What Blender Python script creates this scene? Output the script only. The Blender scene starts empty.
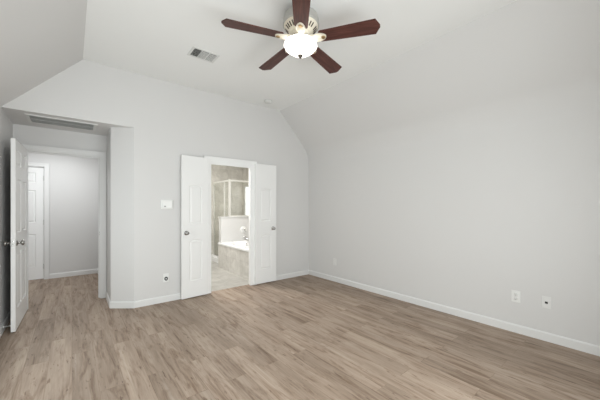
import bpy, bmesh, math, random
from mathutils import Vector, Matrix

SC = bpy.context.scene
COL = SC.collection
R = math.radians

# ------------------------------------------------------------------ camera
cam_d = bpy.data.cameras.new('camera')
cam_d.sensor_width = 36.0
cam_d.lens = 283.0 / 600.0 * 36.0
cam_d.shift_y = 7.5 / 600.0
cam_d.clip_start = 0.02
cam = bpy.data.objects.new('camera', cam_d)
COL.objects.link(cam)
YAW = 38.857
cam.location = (0, 0, 1.30)
cam.rotation_euler = (R(90), 0, R(-YAW))
SC.camera = cam

# ------------------------------------------------------------------ world, exposure
SC.view_settings.view_transform = 'Standard'
SC.view_settings.look = 'None'
SC.view_settings.gamma = 1.0
SC.view_settings.use_curve_mapping = False
SC.view_settings.exposure = 0.19
W = bpy.data.worlds.new('world')
SC.world = W
W.use_nodes = True
W.node_tree.nodes['Background'].inputs[0].default_value = (0.85, 0.92, 1.0, 1)
W.node_tree.nodes['Background'].inputs[1].default_value = 1.0


def area(name, loc, rot, sx, sy, power, color=(1, 1, 1)):
    d = bpy.data.lights.new(name, 'AREA')
    d.shape = 'RECTANGLE'
    d.size, d.size_y = sx, sy
    d.energy = power
    d.color = color
    o = bpy.data.objects.new(name, d)
    o.location = loc
    o.rotation_euler = rot
    COL.objects.link(o)
    return o


# daylight at the two bedroom windows: one behind the camera, one in the left wall beside it
WIN_Y = -0.35
DAY = (0.945, 0.930, 1.0)
area('daylight', (0.90, WIN_Y - 0.11, 1.12), (R(90), 0, 0), 2.30, 1.45, 128, DAY)
area('daylight', (-0.57 - 0.11, 2.95, 1.22), (R(90), 0, R(-90)), 1.35, 1.30, 18, DAY)
# hallway and bathroom ceiling fixtures
area('hall_light', (-0.25, 5.95, 2.44), (0, 0, 0), 0.4, 0.4, 16.5, (0.95, 0.985, 1.0))
area('bath_light', (1.9, 5.2, 2.60), (0, 0, 0), 0.6, 0.6, 49, (1.0, 0.99, 0.97))

# ------------------------------------------------------------------ materials


def mat(name, col, rough=0.5, metal=0.0, spec=0.5, emit=None, estr=0.0):
    m = bpy.data.materials.new(name)
    m.use_nodes = True
    b = m.node_tree.nodes['Principled BSDF']
    b.inputs['Base Color'].default_value = (*col, 1)
    b.inputs['Roughness'].default_value = rough
    b.inputs['Metallic'].default_value = metal
    b.inputs['Specular IOR Level'].default_value = spec
    if emit:
        b.inputs['Emission Color'].default_value = (*emit, 1)
        b.inputs['Emission Strength'].default_value = estr
    return m


def nd(m, t, **kw):
    n = m.node_tree.nodes.new(t)
    for k, v in kw.items():
        if k.startswith('i_'):
            key = k[2:]
            key = int(key) if key.isdigit() else key.replace('_', ' ')
            n.inputs[key].default_value = v
        else:
            setattr(n, k, v)
    return n


def lk(m, a, b):
    m.node_tree.links.new(a, b)


def ramp(m, stops, fac):
    n = nd(m, 'ShaderNodeValToRGB')
    e = n.color_ramp.elements
    e[0].position, e[0].color = stops[0][0], (*stops[0][1], 1)
    e[1].position, e[1].color = stops[-1][0], (*stops[-1][1], 1)
    for p, c in stops[1:-1]:
        x = e.new(p)
        x.color = (*c, 1)
    lk(m, fac, n.inputs[0])
    return n.outputs[0]


def paint(name, col, rough=0.6, bump=0.05, scale=160):
    m = mat(name, col, rough, spec=0.3)
    tc = nd(m, 'ShaderNodeTexCoord')
    nz = nd(m, 'ShaderNodeTexNoise', i_Scale=scale, i_Detail=3.0)
    lk(m, tc.outputs['Object'], nz.inputs['Vector'])
    bp = nd(m, 'ShaderNodeBump', i_Strength=bump, i_Distance=0.003)
    lk(m, nz.outputs['Fac'], bp.inputs['Height'])
    lk(m, bp.outputs['Normal'], m.node_tree.nodes['Principled BSDF'].inputs['Normal'])
    return m


def wood_floor():
    m = mat('vinyl_plank', (0.3, 0.25, 0.2), 0.5, spec=0.35)
    bsdf = m.node_tree.nodes['Principled BSDF']
    tc = nd(m, 'ShaderNodeTexCoord')
    sp = nd(m, 'ShaderNodeSeparateXYZ')
    lk(m, tc.outputs['Object'], sp.inputs[0])
    cb = nd(m, 'ShaderNodeCombineXYZ')
    lk(m, sp.outputs['Y'], cb.inputs['X'])
    lk(m, sp.outputs['X'], cb.inputs['Y'])
    br = nd(m, 'ShaderNodeTexBrick', offset=0.37, offset_frequency=2,
            i_Color1=(0, 0, 0, 1), i_Color2=(1, 1, 1, 1), i_Mortar=(0.5, 0.5, 0.5, 1), i_Scale=1.0)
    br.inputs['Mortar Size'].default_value = 0.0016
    br.inputs['Mortar Smooth'].default_value = 0.1
    br.inputs['Bias'].default_value = 0.0
    br.inputs['Brick Width'].default_value = 1.22
    br.inputs['Row Height'].default_value = 0.152
    lk(m, cb.outputs[0], br.inputs['Vector'])
    seed = nd(m, 'ShaderNodeMath', operation='MULTIPLY', i_1=37.0)
    lk(m, br.outputs['Color'], seed.inputs[0])

    def noise(sx, sy, detail, rough, dist=0.0):
        mp = nd(m, 'ShaderNodeMapping')
        mp.inputs['Scale'].default_value = (sx, sy, 1)
        lk(m, tc.outputs['Object'], mp.inputs['Vector'])
        n = nd(m, 'ShaderNodeTexNoise', noise_dimensions='4D', i_Scale=1.0, i_Detail=detail, i_Roughness=rough, i_Distortion=dist)
        lk(m, mp.outputs[0], n.inputs['Vector'])
        lk(m, seed.outputs[0], n.inputs['W'])
        return n.outputs['Fac']

    def mixc(mode, fac, a, b):
        x = nd(m, 'ShaderNodeMix', data_type='RGBA', blend_type=mode)
        if isinstance(fac, (int, float)):
            x.inputs[0].default_value = fac
        else:
            lk(m, fac, x.inputs[0])
        lk(m, a, x.inputs[6])
        if isinstance(b, tuple):
            x.inputs[7].default_value = (*b, 1)
        else:
            lk(m, b, x.inputs[7])
        return x.outputs[2]
    base = ramp(m, [(0.30, (0.305, 0.228, 0.170)), (0.50, (0.410, 0.318, 0.247)), (0.72, (0.495, 0.398, 0.318))],
                noise(9, 1.1, 8, 0.62, 0.5))
    tone = ramp(m, [(0.0, (0.80, 0.79, 0.78)), (1.0, (1.03, 1.03, 1.03))], br.outputs['Color'])
    c = mixc('MULTIPLY', 1.0, base, tone)
    # darker elongated cathedral patches and knots
    patch = ramp(m, [(0.49, (0, 0, 0)), (0.64, (1, 1, 1))], noise(13, 1.6, 8, 0.66, 1.3))
    c = mixc('MULTIPLY', patch, c, (0.58, 0.51, 0.45))
    knot = ramp(m, [(0.63, (0, 0, 0)), (0.71, (1, 1, 1))], noise(30, 5.5, 5, 0.55, 0.8))
    c = mixc('MULTIPLY', knot, c, (0.48, 0.41, 0.36))
    tick = ramp(m, [(0.64, (0, 0, 0)), (0.70, (1, 1, 1))], noise(46, 9.0, 3, 0.5, 0.5))
    c = mixc('MULTIPLY', tick, c, (0.60, 0.53, 0.47))
    grain = ramp(m, [(0.25, (0.78, 0.76, 0.74)), (0.75, (1.14, 1.14, 1.14))], noise(90, 3.2, 5, 0.65))
    c = mixc('MULTIPLY', 0.85, c, grain)
    lite = ramp(m, [(0.62, (0, 0, 0)), (0.72, (1, 1, 1))], noise(34, 0.8, 2, 0.5, 0.2))
    c = mixc('SCREEN', lite, c, (0.09, 0.08, 0.07))
    c = mixc('MULTIPLY', br.outputs['Fac'], c, (0.78, 0.74, 0.70))
    lk(m, c, bsdf.inputs['Base Color'])
    bp = nd(m, 'ShaderNodeBump', i_Strength=0.35, i_Distance=0.0015)
    inv = nd(m, 'ShaderNodeMath', operation='SUBTRACT', i_0=1.0)
    lk(m, br.outputs['Fac'], inv.inputs[1])
    lk(m, inv.outputs[0], bp.inputs['Height'])
    lk(m, bp.outputs['Normal'], bsdf.inputs['Normal'])
    return m


def tile(name, c1, c2, grout, w, h, horizontal=False, off=0.5):
    m = mat(name, c1, 0.3, spec=0.5)
    bsdf = m.node_tree.nodes['Principled BSDF']
    tc = nd(m, 'ShaderNodeTexCoord')
    sp = nd(m, 'ShaderNodeSeparateXYZ')
    lk(m, tc.outputs['Object'], sp.inputs[0])
    cb = nd(m, 'ShaderNodeCombineXYZ')
    if horizontal:
        lk(m, sp.outputs['X'], cb.inputs['X'])
        lk(m, sp.outputs['Y'], cb.inputs['Y'])
    else:
        ad = nd(m, 'ShaderNodeMath', operation='ADD')
        lk(m, sp.outputs['X'], ad.inputs[0])
        lk(m, sp.outputs['Y'], ad.inputs[1])
        lk(m, ad.outputs[0], cb.inputs['X'])
        lk(m, sp.outputs['Z'], cb.inputs['Y'])
    br = nd(m, 'ShaderNodeTexBrick', offset=off, i_Color1=(*c1, 1), i_Color2=(*c2, 1), i_Mortar=(*grout, 1), i_Scale=1.0)
    br.inputs['Mortar Size'].default_value = 0.003
    br.inputs['Brick Width'].default_value = w
    br.inputs['Row Height'].default_value = h
    lk(m, cb.outputs[0], br.inputs['Vector'])
    nz = nd(m, 'ShaderNodeTexNoise', i_Scale=6.0, i_Detail=6.0, i_Roughness=0.6, i_Distortion=0.8)
    lk(m, tc.outputs['Object'], nz.inputs['Vector'])
    vein = ramp(m, [(0.3, (0.80, 0.79, 0.77)), (0.7, (1.1, 1.1, 1.1))], nz.outputs['Fac'])
    x = nd(m, 'ShaderNodeMix', data_type='RGBA', blend_type='MULTIPLY')
    x.inputs[0].default_value = 1.0
    lk(m, br.outputs['Color'], x.inputs[6])
    lk(m, vein, x.inputs[7])
    lk(m, x.outputs[2], bsdf.inputs['Base Color'])
    return m


def blade_wood():
    m = mat('walnut_blade', (0.08, 0.03, 0.02), 0.42, spec=0.22)
    bsdf = m.node_tree.nodes['Principled BSDF']
    tc = nd(m, 'ShaderNodeTexCoord')
    mp = nd(m, 'ShaderNodeMapping')
    mp.inputs['Scale'].default_value = (4, 45, 4)
    lk(m, tc.outputs['Object'], mp.inputs['Vector'])
    nz = nd(m, 'ShaderNodeTexNoise', i_Scale=1.0, i_Detail=5.0, i_Roughness=0.6, i_Distortion=0.5)
    lk(m, mp.outputs[0], nz.inputs['Vector'])
    c = ramp(m, [(0.3, (0.045, 0.017, 0.014)), (0.7, (0.120, 0.047, 0.037))], nz.outputs['Fac'])
    lk(m, c, bsdf.inputs['Base Color'])
    return m


def glass(name, tint=(0.9, 0.93, 0.9), refl=0.12):
    m = bpy.data.materials.new(name)
    m.use_nodes = True
    nt = m.node_tree
    nt.nodes.remove(nt.nodes['Principled BSDF'])
    out = nt.nodes['Material Output']
    t = nd(m, 'ShaderNodeBsdfTransparent', i_Color=(*tint, 1))
    g = nd(m, 'ShaderNodeBsdfGlossy', i_Roughness=0.03)
    mx = nd(m, 'ShaderNodeMixShader', i_0=refl)
    lk(m, t.outputs[0], mx.inputs[1])
    lk(m, g.outputs[0], mx.inputs[2])
    lk(m, mx.outputs[0], out.inputs[0])
    return m


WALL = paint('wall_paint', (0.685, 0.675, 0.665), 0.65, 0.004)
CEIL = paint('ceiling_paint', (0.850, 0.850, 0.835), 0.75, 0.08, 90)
HALLW = paint('hall_paint', (0.685, 0.675, 0.665), 0.65)
TRIM = mat('trim_white', (0.755, 0.75, 0.74), 0.4, spec=0.4)
TRIM_LIT = mat('trim_white_lit', (0.90, 0.90, 0.89), 0.3, spec=0.5)  # bathroom doorway trim, whitened to carry light spilling from the bathroom
DOOR = mat('door_white', (0.86, 0.855, 0.845), 0.42, spec=0.4)
FLOOR = wood_floor()
BTILE = tile('bath_wall_tile', (0.60, 0.575, 0.52), (0.67, 0.645, 0.59), (0.66, 0.645, 0.61), 0.33, 0.33)
ATILE = tile('tub_apron_tile', (0.66, 0.64, 0.595), (0.73, 0.71, 0.665), (0.58, 0.565, 0.53), 0.20, 0.29, off=0.0)
FTILE = tile('bath_floor_tile', (0.40, 0.388, 0.36), (0.48, 0.466, 0.43), (0.25, 0.25, 0.235), 0.60, 0.30, True)
PANEL = mat('white_marble_panel', (0.66, 0.655, 0.64), 0.25)
LCHROME = mat('polished_chrome', (0.72, 0.72, 0.71), 0.2, 1.0)
ACRYL = mat('white_acrylic', (0.88, 0.88, 0.87), 0.2)
CHROME = mat('brushed_nickel', (0.40, 0.39, 0.375), 0.25, 1.0)
SHFRAME = mat('silver_frame', (0.80, 0.79, 0.75), 0.35, 0.6)
PLATE = mat('white_plastic', (0.82, 0.82, 0.80), 0.35)
PAINTED = mat('painted_plastic', (0.76, 0.755, 0.74), 0.45)
DARK = mat('dark_plastic', (0.03, 0.03, 0.03), 0.4)
GREYP = mat('grey_plastic', (0.35, 0.35, 0.34), 0.4)
DUCT = mat('duct_dark', (0.06, 0.06, 0.055), 0.8)
VENTW = mat('vent_white', (0.70, 0.70, 0.68), 0.45)
CREAM = mat('antique_cream', (0.78, 0.72, 0.60), 0.4)
BRASS = mat('antique_brass', (0.42, 0.30, 0.16), 0.35, 0.9)
BRONZE = mat('aged_bronze', (0.10, 0.08, 0.065), 0.4, 0.7)
FAN_SHADE = mat('fan_shade_grey', (0.50, 0.49, 0.46), 0.4, 0.35)  # upper fan body, its shade put into the grey colour
BLADE = blade_wood()
BOWL = mat('frosted_bowl_glass', (0.9, 0.88, 0.84), 0.3, emit=(1.0, 0.955, 0.90), estr=2.2)
FROST = mat('frosted_pane', (0.85, 0.87, 0.88), 0.5, emit=(0.95, 0.98, 1.0), estr=1.1)
GLASS = glass('clear_glass')
SGLASS = glass('shower_glass', (0.97, 0.975, 0.96), 0.07)

# ------------------------------------------------------------------ mesh helpers


class MB:
    def __init__(s):
        s.bm = bmesh.new()

    def box(s, x0, x1, y0, y1, z0, z1, mi=0, M=None):
        v = []
        for z in (z0, z1):
            for (x, y) in ((x0, y0), (x1, y0), (x1, y1), (x0, y1)):
                p = Vector((x, y, z))
                v.append(s.bm.verts.new(M @ p if M else p))
        for f in ((3, 2, 1, 0), (4, 5, 6, 7), (0, 1, 5, 4), (1, 2, 6, 5), (2, 3, 7, 6), (3, 0, 4, 7)):
            s.bm.faces.new([v[i] for i in f]).material_index = mi
        return s

    def prism(s, pts, a0, a1, axis='z', mi=0, M=None):
        """polygon pts extruded along axis; the other two coordinates are pts (in xyz order)"""
        def mk(p, a):
            q = {'z': (p[0], p[1], a), 'y': (p[0], a, p[1]), 'x': (a, p[0], p[1])}[axis]
            q = Vector(q)
            return s.bm.verts.new(M @ q if M else q)
        lo = [mk(p, a0) for p in pts]
        hi = [mk(p, a1) for p in pts]
        n = len(pts)
        fs = [s.bm.faces.new(lo[::-1]), s.bm.faces.new(hi)]
        for i in range(n):
            fs.append(s.bm.faces.new((lo[i], lo[(i + 1) % n], hi[(i + 1) % n], hi[i])))
        for f in fs:
            f.material_index = mi
        return s

    def lathe(s, prof, n=40, mi=0, M=None, flute=0.0, nf=0, smooth=True, cap=True):
        rings = []
        for r, z in prof:
            if r < 1e-5:
                p = Vector((0, 0, z))
                rings.append([s.bm.verts.new(M @ p if M else p)])
            else:
                ring = []
                for i in range(n):
                    a = 2 * math.pi * i / n
                    rr = r * (1 + flute * math.cos(nf * a)) if nf else r
                    p = Vector((rr * math.cos(a), rr * math.sin(a), z))
                    ring.append(s.bm.verts.new(M @ p if M else p))
                rings.append(ring)
        for A, B in zip(rings[:-1], rings[1:]):
            for i in range(n):
                j = (i + 1) % n
                if len(A) == 1 and len(B) == 1:
                    continue
                if len(A) == 1:
                    q = (A[0], B[j], B[i])
                elif len(B) == 1:
                    q = (A[i], A[j], B[0])
                else:
                    q = (A[i], A[j], B[j], B[i])
                f = s.bm.faces.new(q)
                f.material_index = mi
                f.smooth = smooth
        for ring, rev in ((rings[0], True), (rings[-1], False)):
            if cap and len(ring) > 1:
                f = s.bm.faces.new(ring[::-1] if rev else ring)
                f.material_index = mi
        return s

    def tube(s, pts, r, n=10, mi=0):
        pts = [Vector(p) for p in pts]
        rings = []
        for i, p in enumerate(pts):
            d = (pts[min(i + 1, len(pts) - 1)] - pts[max(i - 1, 0)]).normalized()
            up = Vector((0, 0, 1)) if abs(d.z) < 0.9 else Vector((1, 0, 0))
            a = d.cross(up).normalized()
            b = a.cross(d)
            rr = r[i] if isinstance(r, (list, tuple)) else r
            rings.append([s.bm.verts.new(p + a * rr * math.cos(2 * math.pi * k / n) + b * rr * math.sin(2 * math.pi * k / n)) for k in range(n)])
        for A, B in zip(rings[:-1], rings[1:]):
            for k in range(n):
                f = s.bm.faces.new((A[k], A[(k + 1) % n], B[(k + 1) % n], B[k]))
                f.smooth = True
                f.material_index = mi
        s.bm.faces.new(rings[0][::-1]).material_index = mi
        s.bm.faces.new(rings[-1]).material_index = mi
        return s

    def face(s, pts, mi=0):
        f = s.bm.faces.new([s.bm.verts.new(Vector(p)) for p in pts])
        f.material_index = mi
        return s

    def build(s, name, mats, parent=None, bevel=0.0, loc=None, merge=False):
        if merge:
            bmesh.ops.remove_doubles(s.bm, verts=s.bm.verts, dist=1e-5)
        bmesh.ops.recalc_face_normals(s.bm, faces=s.bm.faces)
        me = bpy.data.meshes.new(name)
        s.bm.to_mesh(me)
        s.bm.free()
        for m in (mats if isinstance(mats, (list, tuple)) else [mats]):
            me.materials.append(m)
        o = bpy.data.objects.new(name, me)
        COL.objects.link(o)
        if parent:
            o.parent = parent
        if loc:
            o.location = loc
        if bevel:
            b = o.modifiers.new('bevel', 'BEVEL')
            b.width = bevel
            b.segments = 2
            b.limit_method = 'ANGLE'
            b.angle_limit = R(40)
        return o


def tag(o, label=None, cat=None, group=None, kind=None):
    for k, v in (('label', label), ('category', cat), ('group', group), ('kind', kind)):
        if v:
            o[k] = v
    return o


def struct(o, label=None, cat=None):
    return tag(o, label, cat, None, 'structure')


def empty(name, loc=(0, 0, 0), rz=0.0):
    o = bpy.data.objects.new(name, None)
    o.empty_display_size = 0.1
    o.location = loc
    o.rotation_euler = (0, 0, rz)
    COL.objects.link(o)
    return o


# ------------------------------------------------------------------ dimensions
XL, XR, YB, YF = -0.57, 3.60, 4.20, WIN_Y
ZK, ZC = 2.335, 3.045           # knee of the sloped ceiling, flat ceiling
XCL, XCR = 0.10, 2.92           # edges of the flat ceiling
T = 0.12
KR = 0.42                       # the slope eases into the side wall with a soft curve
KA = math.atan2(ZC - ZK, XR - XCR)
KT = KR * math.tan((math.pi / 2 - KA) / 2)
AY = 4.95                       # alcove rear wall
AX = 0.39
HY = 6.90                       # hall far wall
BX0, BX1, BTOP = 1.578, 2.388, 2.03   # bathroom rough opening
EX0, EX1, ETOP = -0.465, 0.325, 2.035  # entry opening
BY = 7.06                       # bathroom far wall
BXR = 3.66

# ------------------------------------------------------------------ floors
m = MB()
m.box(XL - T, XR + T, YF - T, YB + 0.07, -0.1, 0)
m.box(XL - T, 0.6, YB + 0.07, AY + 0.02, -0.1, 0)
m.box(-2.2, 0.6, AY + 0.02, HY + 0.25, -0.1, 0)
struct(m.build('floor', FLOOR), 'grey brown wood plank floor of the bedroom and hall', 'floor')
m = MB()
m.box(0.9, BXR + T, YB + 0.07, BY + T, -0.1, 0.0)
struct(m.build('floor_bathroom', FTILE), 'pale stone tile floor of the bathroom', 'floor')

# ------------------------------------------------------------------ bedroom walls
m = MB()
m.prism([(XL - T, ZK), (XR + T, ZK), (XR + T, 3.3), (XL - T, 3.3)], YB, YB + T, 'y')
m.box(0.66, BX0, YB, YB + T, 0, ZK)
m.box(BX1, XR + T, YB, YB + T, 0, ZK)
m.box(BX0, BX1, YB, YB + T, BTOP, ZK)
struct(m.build('wall_back', WALL, merge=True), 'light grey rear wall with the alcove and bathroom doorway', 'wall')

m = MB()
m.prism([(0.625, YB), (AX, 4.385), (AX, AY), (AX + T, AY), (AX + T, 4.45), (0.66, YB + T), (0.66, YB)], 0, ZK)
struct(m.build('wall_corner', WALL), 'angled grey wall corner beside the entry alcove', 'wall')

m = MB()
m.box(XR, XR + T, YF - T, YB, 0, ZK - KT)
struct(m.build('wall_right', WALL), 'long blank light grey wall with two low outlets', 'wall')

m = MB()
LW0, LW1, WZ0, WZ1 = 2.25, 3.65, 0.35, 1.90
m.box(XL - T, XL, YF - T, LW0, 0, ZK)
m.box(XL - T, XL, LW1, AY, 0, ZK)
m.box(XL - T, XL, LW0, LW1, 0, WZ0)
m.box(XL - T, XL, LW0, LW1, WZ1, ZK)
struct(m.build('wall_left', WALL, merge=True), 'grey wall behind the open entry door', 'wall')

m = MB()   # wall behind the camera, with one window opening
FW0, FW1 = -0.28, 2.08
m.box(XL - T, FW0, YF - T, YF, 0, ZK)
m.box(FW1, XR + T, YF - T, YF, 0, ZK)
m.box(FW0, FW1, YF - T, YF, 0, WZ0)
m.box(FW0, FW1, YF - T, YF, WZ1, ZK)
m.prism([(XL - T, ZK), (XR + T, ZK), (XR + T, 3.3), (XL - T, 3.3)], YF - T, YF, 'y')
struct(m.build('wall_front', WALL, merge=True), 'grey wall with a window facing the bathroom doorway', 'wall')


def window(name, loc, rz, wide, label):
    w = struct(empty(name, loc, rz), label, 'window')
    hw, hh = wide / 2, WZ1 - WZ0
    f = MB()
    for x in (-hw, hw - 0.05):
        f.box(x, x + 0.05, -0.03, 0.03, 0, hh)
    for z in (0, hh / 2 - 0.02, hh - 0.05):
        f.box(-hw + 0.05, hw - 0.05, -0.03, 0.03, z, z + 0.05)
    f.build('window_frame', TRIM, w)
    g = MB()
    g.box(-hw + 0.05, hw - 0.05, -0.004, 0.004, 0.05, hh - 0.05)
    g.build('window_pane', GLASS, w)
    s_ = MB()
    s_.box(-hw - 0.04, hw + 0.04, 0.06, 0.11, -0.025, 0.0)
    s_.build('window_sill', TRIM, w)


window('window_1', ((FW0 + FW1) / 2, YF - 0.06, WZ0), 0, FW1 - FW0, 'bedroom window in the wall opposite the bathroom')
window('window_2', (XL - 0.06, (LW0 + LW1) / 2, WZ0), R(-90), LW1 - LW0, 'bedroom window in the wall opposite the long blank wall')

# ------------------------------------------------------------------ ceiling
m = MB()
prof = [(XL, ZK), (XCL, ZC), (XCR, ZC), (XR, ZK), (XR + T, ZK), (XR + T, ZC + 0.25), (XL - T, ZC + 0.25), (XL - T, ZK)]
knee = []
for i in range(25):
    a = (math.pi / 2 - KA) * (1 - i / 24)      # from the slope tangent down to the vertical wall
    knee.append((XR - KR + KR * math.cos(a), ZK - KT + KR * math.sin(a)))
# tray-shaped ceiling: flat centre with a slope on either side
for q in ([prof[0], prof[1], (XCL, ZC + 0.25), prof[6], prof[7]],
          [prof[1], prof[2], (XCR, ZC + 0.25), (XCL, ZC + 0.25)],
          [prof[2]] + knee + [(XR + T, ZK - KT), prof[5], (XCR, ZC + 0.25)]):
    m.prism(q, YF, YB, 'y')
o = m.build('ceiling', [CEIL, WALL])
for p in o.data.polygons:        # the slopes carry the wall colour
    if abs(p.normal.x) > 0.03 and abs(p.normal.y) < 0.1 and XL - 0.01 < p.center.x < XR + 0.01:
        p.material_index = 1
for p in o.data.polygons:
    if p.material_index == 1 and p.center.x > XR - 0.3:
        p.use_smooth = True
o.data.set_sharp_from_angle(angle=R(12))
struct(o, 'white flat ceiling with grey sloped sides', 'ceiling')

m = MB()
m.box(XL - T, AX + T, YB + T, AY, ZK, ZK + 0.1)
struct(m.build('ceiling_alcove', WALL), 'low grey ceiling of the entry alcove holding the return grille', 'ceiling')

# ------------------------------------------------------------------ alcove rear wall and hall
m = MB()
m.box(-2.2, EX0, AY, AY + T, 0, 2.5)
m.box(EX1, AX + T, AY, AY + T, 0, 2.5)
m.box(EX0, EX1, AY, AY + T, ETOP, 2.5)
struct(m.build('wall_alcove', WALL, merge=True), 'grey wall around the entry doorway at the back of the alcove', 'wall')

HD0, HD1, HDT = -1.155, -0.385, 2.04
m = MB()
m.box(-2.2, HD0, HY, HY + T, 0, 2.5)
m.box(HD1, 0.41, HY, HY + T, 0, 2.5)
m.box(HD0, HD1, HY, HY + T, HDT, 2.5)
struct(m.build('wall_hall_end', HALLW, merge=True), 'pale hall wall seen through the entry doorway', 'wall')
m = MB()
m.box(0.41, 0.53, AY + T, HY + T, 0, 2.5)
struct(m.build('wall_hall_right', HALLW), 'narrow strip of hall side wall by the entry jamb', 'wall')
m = MB()
m.box(-2.32, -2.2, AY, HY + T, 0, 2.5)
struct(m.build('wall_hall_left', HALLW), 'far side wall of the hall', 'wall')
m = MB()
m.box(-2.32, 0.53, AY, HY + T, 2.5, 2.6)
struct(m.build('ceiling_hall', CEIL), 'white ceiling of the hall', 'ceiling')

# ------------------------------------------------------------------ bathroom shell
m = MB()
m.box(0.9, BXR + T, BY, BY + T, 0, 2.7)
struct(m.build('wall_bathroom_back', BTILE), 'beige tiled bathroom wall behind the shower', 'wall')
WB0, WB1, WBZ0, WBZ1 = 6.12, 6.96, 0.95, 1.885
m = MB()
m.box(BXR, BXR + T, YB + T, WB0, 0, 2.7)
m.box(BXR, BXR + T, WB1, BY, 0, 2.7)
m.box(BXR, BXR + T, WB0, WB1, 0, WBZ0)
m.box(BXR, BXR + T, WB0, WB1, WBZ1, 2.7)
struct(m.build('wall_bathroom_right', BTILE, merge=True), 'beige tiled side wall of the shower', 'wall')
m = MB()
m.box(0.78, 0.9, YB + T, BY + T, 0, 2.7)
struct(m.build('wall_bathroom_left', WALL), 'grey bathroom side wall', 'wall')
m = MB()
m.box(0.78, BXR + T, YB + T, BY + T, 2.7, 2.8)
struct(m.build('ceiling_bathroom', CEIL), 'white bathroom ceiling', 'ceiling')
w = empty('window_3', (BXR, (WB0 + WB1) / 2, WBZ0))
struct(w, 'bright frosted window in the shower side wall', 'window')
hw, hh = (WB1 - WB0) / 2, WBZ1 - WBZ0
f = MB()
for y in (-hw, hw - 0.04):
    f.box(0.005, 0.06, y, y + 0.04, 0, hh)
for z in (0, hh - 0.04):
    f.box(0.005, 0.06, -hw + 0.04, hw - 0.04, z, z + 0.04)
f.build('window_frame', TRIM, w)
g = MB()
g.box(0.025, 0.035, -hw + 0.04, hw - 0.04, 0.04, hh - 0.04)
g.build('window_pane', FROST, w)
# half-height wall between the tub and the shower
m = MB()
m.box(2.56, BXR, 5.95, 6.07, 0, 1.075)
m.box(2.548, BXR, 5.938, 6.085, 1.075, 1.095)
struct(m.build('wall_half', PANEL), 'white half height wall between tub and shower', 'wall')

# ------------------------------------------------------------------ baseboards and trim


def sweep(m, path, h=0.085, t=0.013, mi=0):
    """skirting profile swept along a floor path, standing on its right-hand side"""
    prof = [(0, 0), (t, 0), (t, h - 0.012), (t * 0.45, h), (0, h)]
    path = [Vector(p) for p in path]
    ns = []
    for a, b in zip(path[:-1], path[1:]):
        d = (b - a).normalized()
        ns.append(Vector((d.y, -d.x)))
    sect = []
    for i, p in enumerate(path):
        if i == 0:
            n = ns[0]
        elif i == len(path) - 1:
            n = ns[-1]
        else:
            n = (ns[i - 1] + ns[i])
            n = n / max(0.2, n.dot(ns[i]))
        sect.append([m.bm.verts.new((p.x + n.x * u, p.y + n.y * u, z)) for u, z in prof])
    k = len(prof)
    for A, B in zip(sect[:-1], sect[1:]):
        for i in range(k):
            m.bm.faces.new((A[i], A[(i + 1) % k], B[(i + 1) % k], B[i])).material_index = mi
    m.bm.faces.new(sect[0])
    m.bm.faces.new(sect[-1][::-1])
    return m


CW, CT = 0.065, 0.018   # casing width, thickness
for nm, path, lab in (
        ('baseboard_corner', [(AX, AY - CT), (AX, 4.385), (0.625, YB), (BX0 - CW, YB)], 'white baseboard around the angled corner to the bathroom doors'),
        ('baseboard_back', [(BX1 + CW, YB), (XR, YB)], 'short white baseboard between the bathroom door and the far corner'),
        ('baseboard_right', [(XR, YB - 0.013), (XR, YF)], 'white baseboard along the long blank wall'),
        ('baseboard_front', [(XR, YF), (XL, YF)], 'white baseboard under the window opposite the bathroom'),
        ('baseboard_left', [(XL, YF), (XL, AY)], 'white baseboard behind the open entry door'),
        ('baseboard_hall', [(HD1 + CW, HY), (0.41, HY), (0.41, AY + T)], 'white baseboard of the hall wall')):
    struct(sweep(MB(), path).build(nm, TRIM), lab, 'baseboard')


def casing(m, x0, x1, top, y, side, cw=CW, ct=CT):
    """flat casing with a raised outer bead around an opening in the plane y; side -1 faces the bedroom"""
    y1 = y + side * ct
    lo, hi = min(y, y1), max(y, y1)
    yb = y + side * (ct + 0.004)
    lo2, hi2 = min(y, yb), max(y, yb)
    for a, b, c in ((x0 - cw, x0, x0 - cw), (x1, x1 + cw, x1 + cw - 0.014)):
        m.box(a, b, lo, hi, 0, top)
        m.box(c, c + 0.014, lo2, hi2, 0, top + cw - 0.014)
    m.box(x0 - cw, x1 + cw, lo, hi, top, top + cw)
    m.box(x0 - cw, x1 + cw, lo2, hi2, top + cw - 0.014, top + cw)


def jamb(m, x0, x1, top, y0, y1, th=0.018, stop=0.012, sy=None):
    m.box(x0, x0 + th, y0, y1, 0, top)
    m.box(x1 - th, x1, y0, y1, 0, top)
    m.box(x0 + th, x1 - th, y0, y1, top - th, top)
    if sy is not None:
        m.box(x0 + th, x0 + th + stop, sy, sy + 0.035, 0, top - th)
        m.box(x1 - th - stop, x1 - th, sy, sy + 0.035, 0, top - th)
        m.box(x0 + th + stop, x1 - th - stop, sy, sy + 0.035, top - th - stop, top - th)


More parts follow.
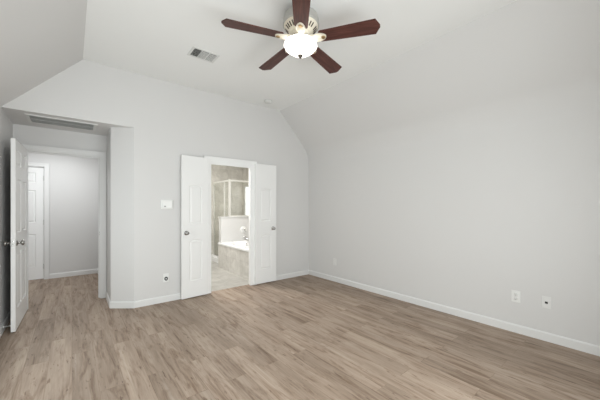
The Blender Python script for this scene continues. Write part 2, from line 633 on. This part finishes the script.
m = MB()
casing(m, BX0, BX1, BTOP, YB, -1, 0.045)
jamb(m, BX0, BX1, BTOP, YB - 0.01, YB + T, 0.034, 0.036, YB - 0.004)
struct(m.build('trim_1', TRIM_LIT), 'white casing and jamb of the bathroom doorway', 'door frame')
m = MB()
casing(m, EX0, EX1, ETOP, AY, -1, 0.06)
jamb(m, EX0, EX1, ETOP, AY, AY + T, 0.016, 0.012, AY + 0.045)
o = struct(m.build('trim_2', TRIM), 'white casing and jamb of the entry doorway in the alcove', 'door frame')
p = MB()
p.box(EX1 - 0.0185, EX1 - 0.0155, AY + 0.012, AY + 0.038, 0.90, 0.96)
p.build('strike_plate', CHROME, o)
m = MB()
casing(m, HD0, HD1, HDT, HY, -1, 0.06)
jamb(m, HD0, HD1, HDT, HY, HY + T, 0.012)
struct(m.build('trim_3', TRIM), 'white casing of the closed hall door', 'door frame')

# ------------------------------------------------------------------ panelled doors


def inset(pts, d):
    n = len(pts)
    out = []
    for i in range(n):
        a, b, c = Vector(pts[i - 1]), Vector(pts[i]), Vector(pts[(i + 1) % n])
        e1, e2 = (b - a).normalized(), (c - b).normalized()
        n1, n2 = Vector((-e1.y, e1.x)), Vector((-e2.y, e2.x))
        k = n1 + n2
        k = k / max(0.3, k.dot(n1))
        out.append(tuple(b + k * d))
    return out


def door_leaf(w, h, panels, th=0.035, deep=0.011):
    """leaf from x 0..w (hinge at 0), y 0..th, z 0..h; panels = (x0,x1,z0,z1,arch)"""
    m = MB()
    bm = m.bm
    xs = sorted({0, w} | {v for p in panels for v in p[:2]})
    zs = sorted({0, h} | {v for p in panels for v in (p[2], p[3] + p[4])})
    for yface, sgn in ((0.0, 1), (th, -1)):
        def V(x, z, d=0.0):
            return bm.verts.new((x, yface + sgn * d, z))
        for i in range(len(xs) - 1):
            for j in range(len(zs) - 1):
                cx, cz = (xs[i] + xs[i + 1]) / 2, (zs[j] + zs[j + 1]) / 2
                if any(p[0] < cx < p[1] and p[2] < cz < p[3] + p[4] for p in panels):
                    continue
                bm.faces.new([V(xs[i], zs[j]), V(xs[i + 1], zs[j]), V(xs[i + 1], zs[j + 1]), V(xs[i], zs[j + 1])])
        for x0, x1, z0, z1, arch in panels:
            N = 14 if arch else 1
            top = []
            for k in range(N + 1):
                u = k / N
                x = x1 + (x0 - x1) * u
                top.append((x, z1 + arch * math.sin(math.pi * u) ** 1.0))
            pts = [(x0, z0), (x1, z0)] + top
            if arch:
                for a, b in zip(top[:-1], top[1:]):
                    zt = z1 + arch
                    q = [V(*a), V(a[0], zt), V(b[0], zt), V(*b)]
                    bm.faces.new(q)
            ring = [V(*p) for p in pts]
            for ins, d in ((0.007, deep), (0.019, deep), (0.034, 0.002)):
                nxt = [V(p[0], p[1], d) for p in inset(pts, ins)]
                for k in range(len(pts)):
                    l = (k + 1) % len(pts)
                    bm.faces.new((ring[k], ring[l], nxt[l], nxt[k]))
                ring = nxt
            bm.faces.new(ring)
    for (a, b) in (((0, 0), (w, 0)), ((w, 0), (w, h)), ((w, h), (0, h)), ((0, h), (0, 0))):
        bm.faces.new([bm.verts.new((p[0], y, p[1])) for p, y in ((a, 0), (b, 0), (b, th), (a, th))])
    return m


def knob(parent, x, z, y, sgn, name='knob', r=0.030, egg=False):
    """turned door knob on a rose; axis along y, sgn = direction"""
    M = Matrix.Translation((x, y, z)) @ Matrix.Rotation(R(90) * -sgn, 4, 'X')
    k = MB()
    k.lathe([(0.031, 0.0), (0.031, 0.004), (0.026, 0.008), (0.012, 0.011), (0.010, 0.028), (0.013, 0.033),
             (r * 0.85, 0.038), (r, 0.047), (r * 0.9, 0.056), (r * 0.55, 0.062), (0, 0.063)], 24, 0, M)
    return k.build(name, CHROME, parent)


def hinge(parent, z, y=-0.004, x=0.0):
    k = MB()
    k.tube([(x, y, z - 0.045), (x, y, z + 0.045)], 0.006, 8)
    k.box(x, x + 0.002, y, y + 0.03, z - 0.044, z + 0.044)
    return k.build('hinge', CHROME, parent)


SIX = lambda w: [(a, b, z0, z1, 0) for (a, b) in ((0.105, w / 2 - 0.045), (w / 2 + 0.045, w - 0.105))
                 for (z0, z1) in ((0.22, 0.81), (1.02, 1.595), (1.735, 1.91))]

# entry door, open against the left wall: hinge at (EX0, AY), leaf runs toward the camera
d = empty('door_1', (EX0 + 0.028, AY - 0.022, 0.012), R(-91.45))
struct(d, 'white six panel entry door standing open in the alcove', 'door')
w_ = 0.787
# local x -> world -y; local y (0..th) -> world +x ; want front face at world x = -0.457
leaf = door_leaf(w_, 2.005, SIX(w_)).build('door_leaf', DOOR, d, merge=True)
leaf.location = (0, -0.035, 0)
knob(d, w_ - 0.06, 0.915, 0.0, 1)
knob(d, w_ - 0.06, 0.915, -0.035, -1)
p = MB()
p.box(w_ - 0.0005, w_ + 0.002, -0.029, -0.006, 0.885, 0.945)
p.box(w_, w_ + 0.012, -0.023, -0.012, 0.907, 0.923)
p.build('latch_plate', CHROME, d)

# hall door, closed
d = empty('door_2', (HD1 - 0.015, HY + 0.06, 0.012), R(180))
struct(d, 'closed white six panel door across the hall', 'door')
w_ = HD1 - HD0 - 0.03
leaf = door_leaf(w_, 2.012, SIX(w_)).build('door_leaf', DOOR, d, merge=True)
knob(d, w_ - 0.06, 0.915, 0.035, 1)
for z in (0.22, 1.02, 1.82):
    hinge(d, z, 0.038, -0.004)

# narrow pair of bathroom doors folded back against the wall
BP = lambda w: [(0.105, w - 0.09, 0.235, 0.80, 0.03), (0.105, w - 0.09, 1.05, 1.60, 0.012)]
w_ = 0.386
d = empty('door_3', (BX0 + 0.002, 4.146, 0.014), R(180 + 4.6))
struct(d, 'narrow white door folded back left of the bathroom opening', 'door')
# local x -> world -x ; local +y -> world -y ; front face is local y=0 side facing -y => place leaf at y -th..0
leaf = door_leaf(w_, 2.022, [(w_ - b, w_ - a, z0, z1, ar) for a, b, z0, z1, ar in BP(w_)], deep=0.007).build('door_leaf', DOOR, d, merge=True)
leaf.location = (0, -0.035, 0)
knob(d, w_ - 0.062, 0.925, 0.0, 1, r=0.024)
w_ = 0.408
d = empty('door_4', (BX1 + 0.002, 4.148, 0.014), R(-1.2))
struct(d, 'narrow white door folded back right of the bathroom opening', 'door')
leaf = door_leaf(w_, 2.022, [(w_ - b, w_ - a, z0, z1, ar) for a, b, z0, z1, ar in BP(w_)], deep=0.007).build('door_leaf', DOOR, d, merge=True)
knob(d, w_ - 0.070, 0.925, 0.0, -1, r=0.024)

# spring door stop on the left baseboard
sx = XL + 0.013
d = empty('door_stop', (sx, 4.235, 0.055))
tag(d, 'small white spring door stop on baseboard behind the open entry door', 'door stop')
k = MB()
k.lathe([(0.012, 0.0), (0.012, 0.004), (0.006, 0.008)], 16, 0, Matrix.Rotation(R(90), 4, 'Y'))
k.build('base', PLATE, d)
k = MB()
pts = []
for i in range(110):
    a = i / 109 * 2 * math.pi * 9
    pts.append((0.006 + 0.042 * i / 109, 0.0045 * math.cos(a), 0.0045 * math.sin(a)))
k.tube(pts, 0.0013, 6)
k.build('spring', PLATE, d)
k = MB()
k.lathe([(0.006, 0.047), (0.008, 0.049), (0.008, 0.058), (0, 0.060)], 14, 0, Matrix.Rotation(R(90), 4, 'Y'))
k.build('rubber_tip', PLATE, d)

# ------------------------------------------------------------------ ceiling fan
FX, FY = 1.562, 1.920
fan = empty('ceiling_fan', (FX, FY, ZC))
fan.rotation_mode = 'QUATERNION'
fan.rotation_quaternion = (Matrix.Rotation(R(1.2), 3, Vector((math.sin(R(YAW)), math.cos(R(YAW)), 0)))
                           @ Matrix.Rotation(R(-1.2), 3, Vector((math.cos(R(YAW)), -math.sin(R(YAW)), 0)))).to_quaternion()   # hangs slightly out of true
tag(fan, 'ceiling fan with five dark walnut blades and a lit white bowl lamp', 'ceiling fan')
k = MB()
k.lathe([(0.075, 0), (0.085, -0.012), (0.085, -0.03), (0.06, -0.05), (0.045, -0.055)], 40)
k.build('canopy', FAN_SHADE, fan)
k = MB()
k.lathe([(0.05, -0.045), (0.115, -0.058), (0.148, -0.085), (0.155, -0.115), (0.152, -0.145), (0.158, -0.150), (0.158, -0.162),
         (0.150, -0.167)], 56)
k.build('motor_housing', FAN_SHADE, fan)
k = MB()
k.lathe([(0.150, -0.166), (0.146, -0.172), (0.120, -0.200), (0.098, -0.222), (0.092, -0.228), (0.080, -0.232)], 56)
for i in range(30):        # vent slots round the lower cone
    if i % 6 == 0:
        continue
    a = 2 * math.pi * (i + 0.5) / 30
    M = Matrix.Rotation(a, 4, 'Z') @ Matrix.Translation((0.123, 0, -0.1975)) @ Matrix.Rotation(R(-46), 4, 'Y')
    k.box(-0.019, 0.019, -0.0048, 0.0048, -0.003, 0.0016, 1, M)
k.build('vented_collar', [CREAM, BRONZE], fan)
k = MB()
k.lathe([(0.082, -0.230), (0.086, -0.238), (0.070, -0.250), (0.040, -0.256), (0.034, -0.262), (0.045, -0.270), (0.060, -0.282), (0.085, -0.292), (0.108, -0.300), (0.116, -0.308), (0.010, -0.308), (0.010, -0.405)], 40)
k.build('lamp_fitter', CREAM, fan)
k = MB()
k.lathe([(0.112, -0.306), (0.130, -0.312), (0.142, -0.324), (0.144, -0.338), (0.136, -0.355), (0.112, -0.376), (0.082, -0.397),
         (0.056, -0.412), (0.030, -0.420), (0.0, -0.422)], 60, 0, None, 0.014, 10)
k.build('lamp_bowl', BOWL, fan)
k = MB()
k.lathe([(0.0, -0.417), (0.022, -0.419), (0.022, -0.426), (0.012, -0.430), (0.010, -0.434), (0.013, -0.438), (0.009, -0.444), (0, -0.447)], 20)
k.build('finial', BRONZE, fan)
SAX, CAX = math.sin(R(YAW)), math.cos(R(YAW))
th0 = math.atan2(-CAX, -SAX)
BZ = -0.280
r0, r1 = 0.165, 0.668
w0, w1 = 0.115, 0.148
for i in range(5):
    a = th0 + i * 2 * math.pi / 5 + R(0.3)
    M = Matrix.Rotation(a, 4, 'Z') @ Matrix.Translation((0, 0, BZ)) @ Matrix.Rotation(R(-11.5), 4, 'X')
    k = MB()
    outline = [(r0, -w0 / 2 + 0.012), (r0 + 0.012, -w0 / 2), (r1 - 0.035, -w1 / 2), (r1, -0.012), (r1, 0.012), (r1 - 0.035, w1 / 2),
               (r0 + 0.012, w0 / 2), (r0, w0 / 2 - 0.012)]
    k.prism(outline, -0.004, 0.004)
    b = k.build('blade', BLADE, fan, bevel=0.0015)
    b.matrix_local = M
    # cream blade iron: neck, leaf-shaped plate, oval boss with a brass ring
    k = MB()
    pl = []
    for t_ in range(24):
        u = 2 * math.pi * t_ / 24
        pl.append((0.168 + 0.060 * math.cos(u), 0.040 * math.sin(u) * (1.0 - 0.15 * math.cos(u))))
    k.prism(pl, -0.015, -0.004)
    k.prism([(0.070, -0.030), (0.14, -0.020), (0.14, 0.020), (0.070, 0.030)], -0.012, 0.012)
    S = Matrix.Translation((0.148, 0, -0.013)) @ Matrix.Diagonal((1.5, 0.85, 0.7, 1))
    k.lathe([(0.032, 0.0), (0.028, -0.010), (0.016, -0.018), (0, -0.020)], 24, 0, S)
    k.lathe([(0.016, 0.0), (0.019, -0.004), (0.016, -0.008), (0.010, -0.009), (0, -0.007)], 18, 1, Matrix.Translation((0.203, 0, -0.014)))
    ir = k.build('blade_iron', [CREAM, BRASS], fan)
    ir.matrix_local = Matrix.Rotation(a, 4, 'Z') @ Matrix.Translation((0, 0, BZ)) @ Matrix.Rotation(R(-11.5 if 1 else 0), 4, 'X')

# ------------------------------------------------------------------ ceiling register and smoke detector
d = empty('ceiling_vent', (1.172, 3.212, ZC))
tag(d, 'white three section air vent set in the flat ceiling', 'vent')
vw, vh = 0.150, 0.108
k = MB()
fr = 0.024
zt = -0.006
for (x0, x1, y0, y1) in ((-vw, vw, -vh, -vh + fr), (-vw, vw, vh - fr, vh), (-vw, -vw + fr, -vh + fr, vh - fr), (vw - fr, vw, -vh + fr, vh - fr)):
    k.box(x0, x1, y0, y1, zt, 0)
iw = (2 * vw - 2 * fr) / 3
for q in (1, 2):
    x = -vw + fr + q * iw
    k.box(x - 0.004, x + 0.004, -vh + fr, vh - fr, zt, 0)
k.build('frame', VENTW, d)
k = MB()
k.box(-vw + fr, vw - fr, -vh + fr, vh - fr, -0.0015, -0.0005)
k.build('duct_backing', DUCT, d)
for q in range(3):
    k = MB()
    xa, xb = -vw + fr + q * iw + 0.004, -vw + fr + (q + 1) * iw - 0.004
    n = 8
    for j in range(n):
        y = -vh + fr + 0.012 + j * (2 * vh - 2 * fr - 0.02) / (n - 1)
        tilt = 30 if q == 0 else -32
        M = Matrix.Translation(((xa + xb) / 2, y, -0.009)) @ Matrix.Rotation(R(tilt), 4, 'X')
        k.box(-(xb - xa) / 2, (xb - xa) / 2, -0.0032 if q else -0.0055, 0.0032 if q else 0.0055, -0.0006, 0.0006, 0, M)
    k.build('louver', VENTW, d)

k = MB()
k.lathe([(0.066, 0), (0.066, -0.012), (0.060, -0.030), (0.045, -0.036), (0, -0.037)], 36)
o = k.build('smoke_detector', VENTW, loc=(2.50, 3.93, ZC))
tag(o, 'round white smoke detector on the ceiling near the rear wall', 'smoke detector')

# return grille in the alcove ceiling
gx0, gx1, gy0, gy1 = -0.405, 0.245, 4.325, 4.70
d = empty('return_grille', ((gx0 + gx1) / 2, (gy0 + gy1) / 2, ZK))
tag(d, 'long white return air grille in the alcove ceiling', 'vent')
hx, hy = (gx1 - gx0) / 2, (gy1 - gy0) / 2
k = MB()
fr = 0.03
for (x0, x1, y0, y1) in ((-hx, hx, -hy, -hy + fr), (-hx, hx, hy - fr, hy), (-hx, -hx + fr, -hy + fr, hy - fr), (hx - fr, hx, -hy + fr, hy - fr),
                         (-hx + fr, hx - fr, -0.006, 0.006)):
    k.box(x0, x1, y0, y1, -0.008, 0)
k.build('frame', VENTW, d)
k = MB()
k.box(-hx + fr, hx - fr, -hy + fr, hy - fr, -0.0022, -0.0012)
k.build('duct_backing', DUCT, d)
k = MB()
n = 16
for j in range(n):
    y = -hy + fr + 0.008 + j * (2 * hy - 2 * fr - 0.016) / (n - 1)
    M = Matrix.Translation((0, y, -0.0075)) @ Matrix.Rotation(R(28), 4, 'X')
    k.box(-hx + fr, hx - fr, -0.0046, 0.0046, -0.0005, 0.0005, 0, M)
k.build('louver', VENTW, d)

# ------------------------------------------------------------------ wall plates


def plate_mesh(w, h, t=0.006):
    m = MB()
    m.box(-w / 2, w / 2, -t, 0, -h / 2, h / 2)
    return m


def wall_thing(name, loc, rz, label, cat):
    o = empty(name, loc, rz)
    return tag(o, label, cat)


# duplex outlet, right wall (local -y points into the room)
d = wall_thing('power_outlet', (XR, 0.884, 0.376), R(-90), 'white duplex power outlet low on the long blank wall, nearer the bathroom corner', 'outlet')
d['label'] = 'white two socket power outlet low on the long blank wall'
plate_mesh(0.076, 0.121).build('cover_plate', PLATE, d, bevel=0.003)
for z in (-0.022, 0.022):
    k = MB()
    k.lathe([(0.0165, 0), (0.0165, 0.003), (0, 0.003)], 24, 0, Matrix.Translation((0, -0.006, z)) @ Matrix.Rotation(R(90), 4, 'X'))
    so = k.build('socket', PLATE, d)
    k = MB()
    for x in (-0.0065, 0.0065):
        k.box(x - 0.0014, x + 0.0014, -0.0098, -0.0088, z, z + 0.009)
    k.lathe([(0.003, 0), (0.003, 0.001), (0, 0.001)], 10, 0, Matrix.Translation((0, -0.0088, z - 0.007)) @ Matrix.Rotation(R(90), 4, 'X'))
    k.build('slot', GREYP, so)
d = wall_thing('wall_plate', (XR, 3.487, 0.345), R(-90), 'small white blank wall plate at the far end of the long wall', 'outlet')
plate_mesh(0.072, 0.118).build('cover_plate', PAINTED, d, bevel=0.003)
for z in (-0.04, 0.04):
    k = MB()
    k.lathe([(0.004, 0), (0.004, 0.001), (0, 0.0015)], 10, 0, Matrix.Translation((0, -0.006, z)) @ Matrix.Rotation(R(90), 4, 'X'))
    k.build('screw', GREYP, d)
d = wall_thing('cable_outlet', (XR, 0.640, 0.376), R(-90), 'small white wall plate with one dark cable jack, beside the power outlet', 'outlet')
plate_mesh(0.070, 0.115).build('cover_plate', PAINTED, d, bevel=0.003)
k = MB()
k.box(-0.011, 0.011, -0.0085, -0.005, -0.012, 0.008)
k.build('jack', DARK, d)

# plate with a dark ring jack, rear wall
d = wall_thing('cable_outlet', (1.009, YB, 0.333), 0, 'white wall plate with a dark round jack below the thermostat', 'outlet')
plate_mesh(0.072, 0.118).build('cover_plate', PLATE, d, bevel=0.003)
k = MB()
k.lathe([(0.026, 0), (0.026, 0.010), (0.020, 0.013), (0.012, 0.013), (0.012, 0.008), (0, 0.008)], 28, 0,
        Matrix.Translation((0, -0.005, -0.012)) @ Matrix.Rotation(R(90), 4, 'X') @ Matrix.Diagonal((0.85, 1, 1, 1)))
k.build('jack', DARK, d)
k = MB()
k.lathe([(0.009, 0), (0.009, 0.012), (0, 0.013)], 16, 0, Matrix.Translation((0, -0.011, -0.012)) @ Matrix.Rotation(R(90), 4, 'X'))
k.build('jack_pin', PLATE, d)

# thermostat
d = wall_thing('thermostat', (1.018, YB, 1.343), 0, 'white rectangular thermostat on the rear wall left of the bathroom doors', 'thermostat')
m_ = MB()
m_.box(-0.076, 0.076, -0.012, 0, -0.062, 0.062)
m_.build('base', PLATE, d, bevel=0.004)
m_ = MB()
m_.box(-0.062, 0.070, -0.026, -0.012, -0.052, 0.050)
m_.build('cover', PLATE, d, bevel=0.006)
m_ = MB()
m_.box(-0.038, -0.014, -0.0275, -0.0255, -0.036, -0.020)
m_.build('button', GREYP, d)
m_ = MB()
m_.box(-0.035, 0.030, -0.029, -0.0255, 0.022, 0.032)
m_.build('lip', PLATE, d, bevel=0.002)

# ------------------------------------------------------------------ bathroom fittings
TX0, TX1, TY0, TY1, TZ = 2.482, BXR - 0.002, YB + T + 0.003, 5.948, 0.535
d = empty('bathtub', ((TX0 + TX1) / 2, (TY0 + TY1) / 2, 0))
tag(d, 'white bathtub set in a tiled surround behind the bathroom doorway', 'bathtub')
cx, cy = (TX0 + TX1) / 2, (TY0 + TY1) / 2
k = MB()
k.box(TX0 + 0.012 - cx, TX0 + 0.05 - cx, TY0 - cy, TY1 - 0.0 - cy, 0, TZ - 0.04)
k.build('tiled_apron', ATILE, d)
k = MB()
N = 48
ax, ay = (TX1 - TX0) / 2, (TY1 - TY0) / 2


def rr(i, a, b, e):
    t_ = 2 * math.pi * i / N
    c, s = math.cos(t_), math.sin(t_)
    if e < 0.1:                     # the rim is a true rectangle
        q = max(abs(c), abs(s))
        return (a * c / q, b * s / q)
    return (a * math.copysign(abs(c) ** e, c), b * math.copysign(abs(s) ** e, s))


rings = []
for a, b, z, e in ((ax, ay, TZ - 0.04, 0.08), (ax, ay, TZ - 0.006, 0.08), (ax - 0.006, ay - 0.006, TZ, 0.08), (ax - 0.13, ay - 0.10, TZ, 0.55),
                   (ax - 0.145, ay - 0.115, TZ - 0.012, 0.6), (ax - 0.20, ay - 0.19, 0.22, 0.65), (ax - 0.26, ay - 0.27, 0.14, 0.7)):
    rings.append([k.bm.verts.new((*rr(i, a, b, e), z)) for i in range(N)])
for A, B in zip(rings[:-1], rings[1:]):
    for i in range(N):
        f = k.bm.faces.new((A[i], A[(i + 1) % N], B[(i + 1) % N], B[i]))
        f.smooth = A is not rings[0] and A is not rings[1]
k.bm.faces.new(rings[-1])
k.build('basin', ACRYL, d)
k = MB()
k.lathe([(0.034, 0), (0.034, 0.006), (0.028, 0.010), (0, 0.011)], 20, 0,
        Matrix.Translation((3.11 - cx, 5.815 - cy, 0.445)) @ Matrix.Rotation(R(90), 4, 'X'))
k.build('overflow_plate', LCHROME, d)

d = empty('tub_faucet', (3.13, 5.95, 0.575))
tag(d, 'chrome tub spout on the white half wall above the bathtub', 'faucet')
k = MB()
k.tube([(0, 0, 0.03), (0, -0.05, 0.03), (0, -0.10, 0.025), (0, -0.14, 0.005), (0, -0.15, -0.02)], [0.024, 0.022, 0.02, 0.018, 0.017], 14)
k.build('spout', LCHROME, d)
k = MB()
k.lathe([(0.034, 0), (0.034, 0.006), (0.024, 0.012)], 20, 0, Matrix.Translation((0, 0, 0.03)) @ Matrix.Rotation(R(90), 4, 'X'))
k.build('flange', LCHROME, d)
d = empty('bath_valve', (3.10, 5.95, 0.785))
tag(d, 'round chrome bath valve on the white half wall above the spout', 'valve')
k = MB()
k.lathe([(0.080, 0), (0.080, 0.005), (0.062, 0.012), (0.03, 0.014)], 28, 0, Matrix.Rotation(R(90), 4, 'X'))
k.build('escutcheon', PLATE, d)
k = MB()
k.lathe([(0.026, 0.012), (0.030, 0.03), (0.026, 0.05), (0, 0.055)], 20, 0, Matrix.Rotation(R(90), 4, 'X'))
k.tube([(0, -0.04, 0), (0.03, -0.048, -0.035), (0.045, -0.05, -0.05)], [0.009, 0.008, 0.007], 8)
k.build('handle', LCHROME, d)

# shower enclosure
SX, SY0, SY1, SZ = 2.785, 6.01, 6.93, 1.935
d = empty('shower_enclosure', (SX, SY0, 0))
tag(d, 'glass shower enclosure with silver frame behind the half wall', 'shower')


def sbox(name, x0, x1, y0, y1, z0, z1, mt):
    q = MB()
    q.box(x0 - SX, x1 - SX, y0 - SY0, y1 - SY0, z0, z1)
    return q.build(name, mt, d)


sbox('curb', SX - 0.125, SX + 0.03, 6.072, BY, 0, 0.10, ACRYL)
sbox('header_rail', SX - 0.015, SX + 0.02, SY0 - 0.015, SY1, SZ - 0.04, SZ, SHFRAME)
sbox('header_rail', SX + 0.02, BXR, SY0 - 0.015, SY0 + 0.02, SZ - 0.04, SZ, SHFRAME)
sbox('corner_post', SX - 0.017, SX + 0.024, SY0 - 0.017, SY0 + 0.024, 1.095, SZ + 0.004, SHFRAME)
sbox('post', SX - 0.012, SX + 0.014, 6.26, 6.295, 0.115, SZ - 0.04, SHFRAME)
sbox('post', SX - 0.012, SX + 0.014, SY1 - 0.035, SY1, 0.115, SZ - 0.04, SHFRAME)
sbox('bottom_rail', SX + 0.024, BXR, SY0 - 0.01, SY0 + 0.015, 1.095, 1.115, SHFRAME)
sbox('glass_panel', SX + 0.024, BXR, SY0, SY0 + 0.006, 1.115, SZ - 0.04, SGLASS)
sbox('glass_panel', SX - 0.003, SX + 0.003, 6.09, 6.26, 0.115, SZ - 0.04, SGLASS)
sbox('glass_door', SX - 0.003, SX + 0.003, 6.295, SY1 - 0.035, 0.125, SZ - 0.04, SGLASS)
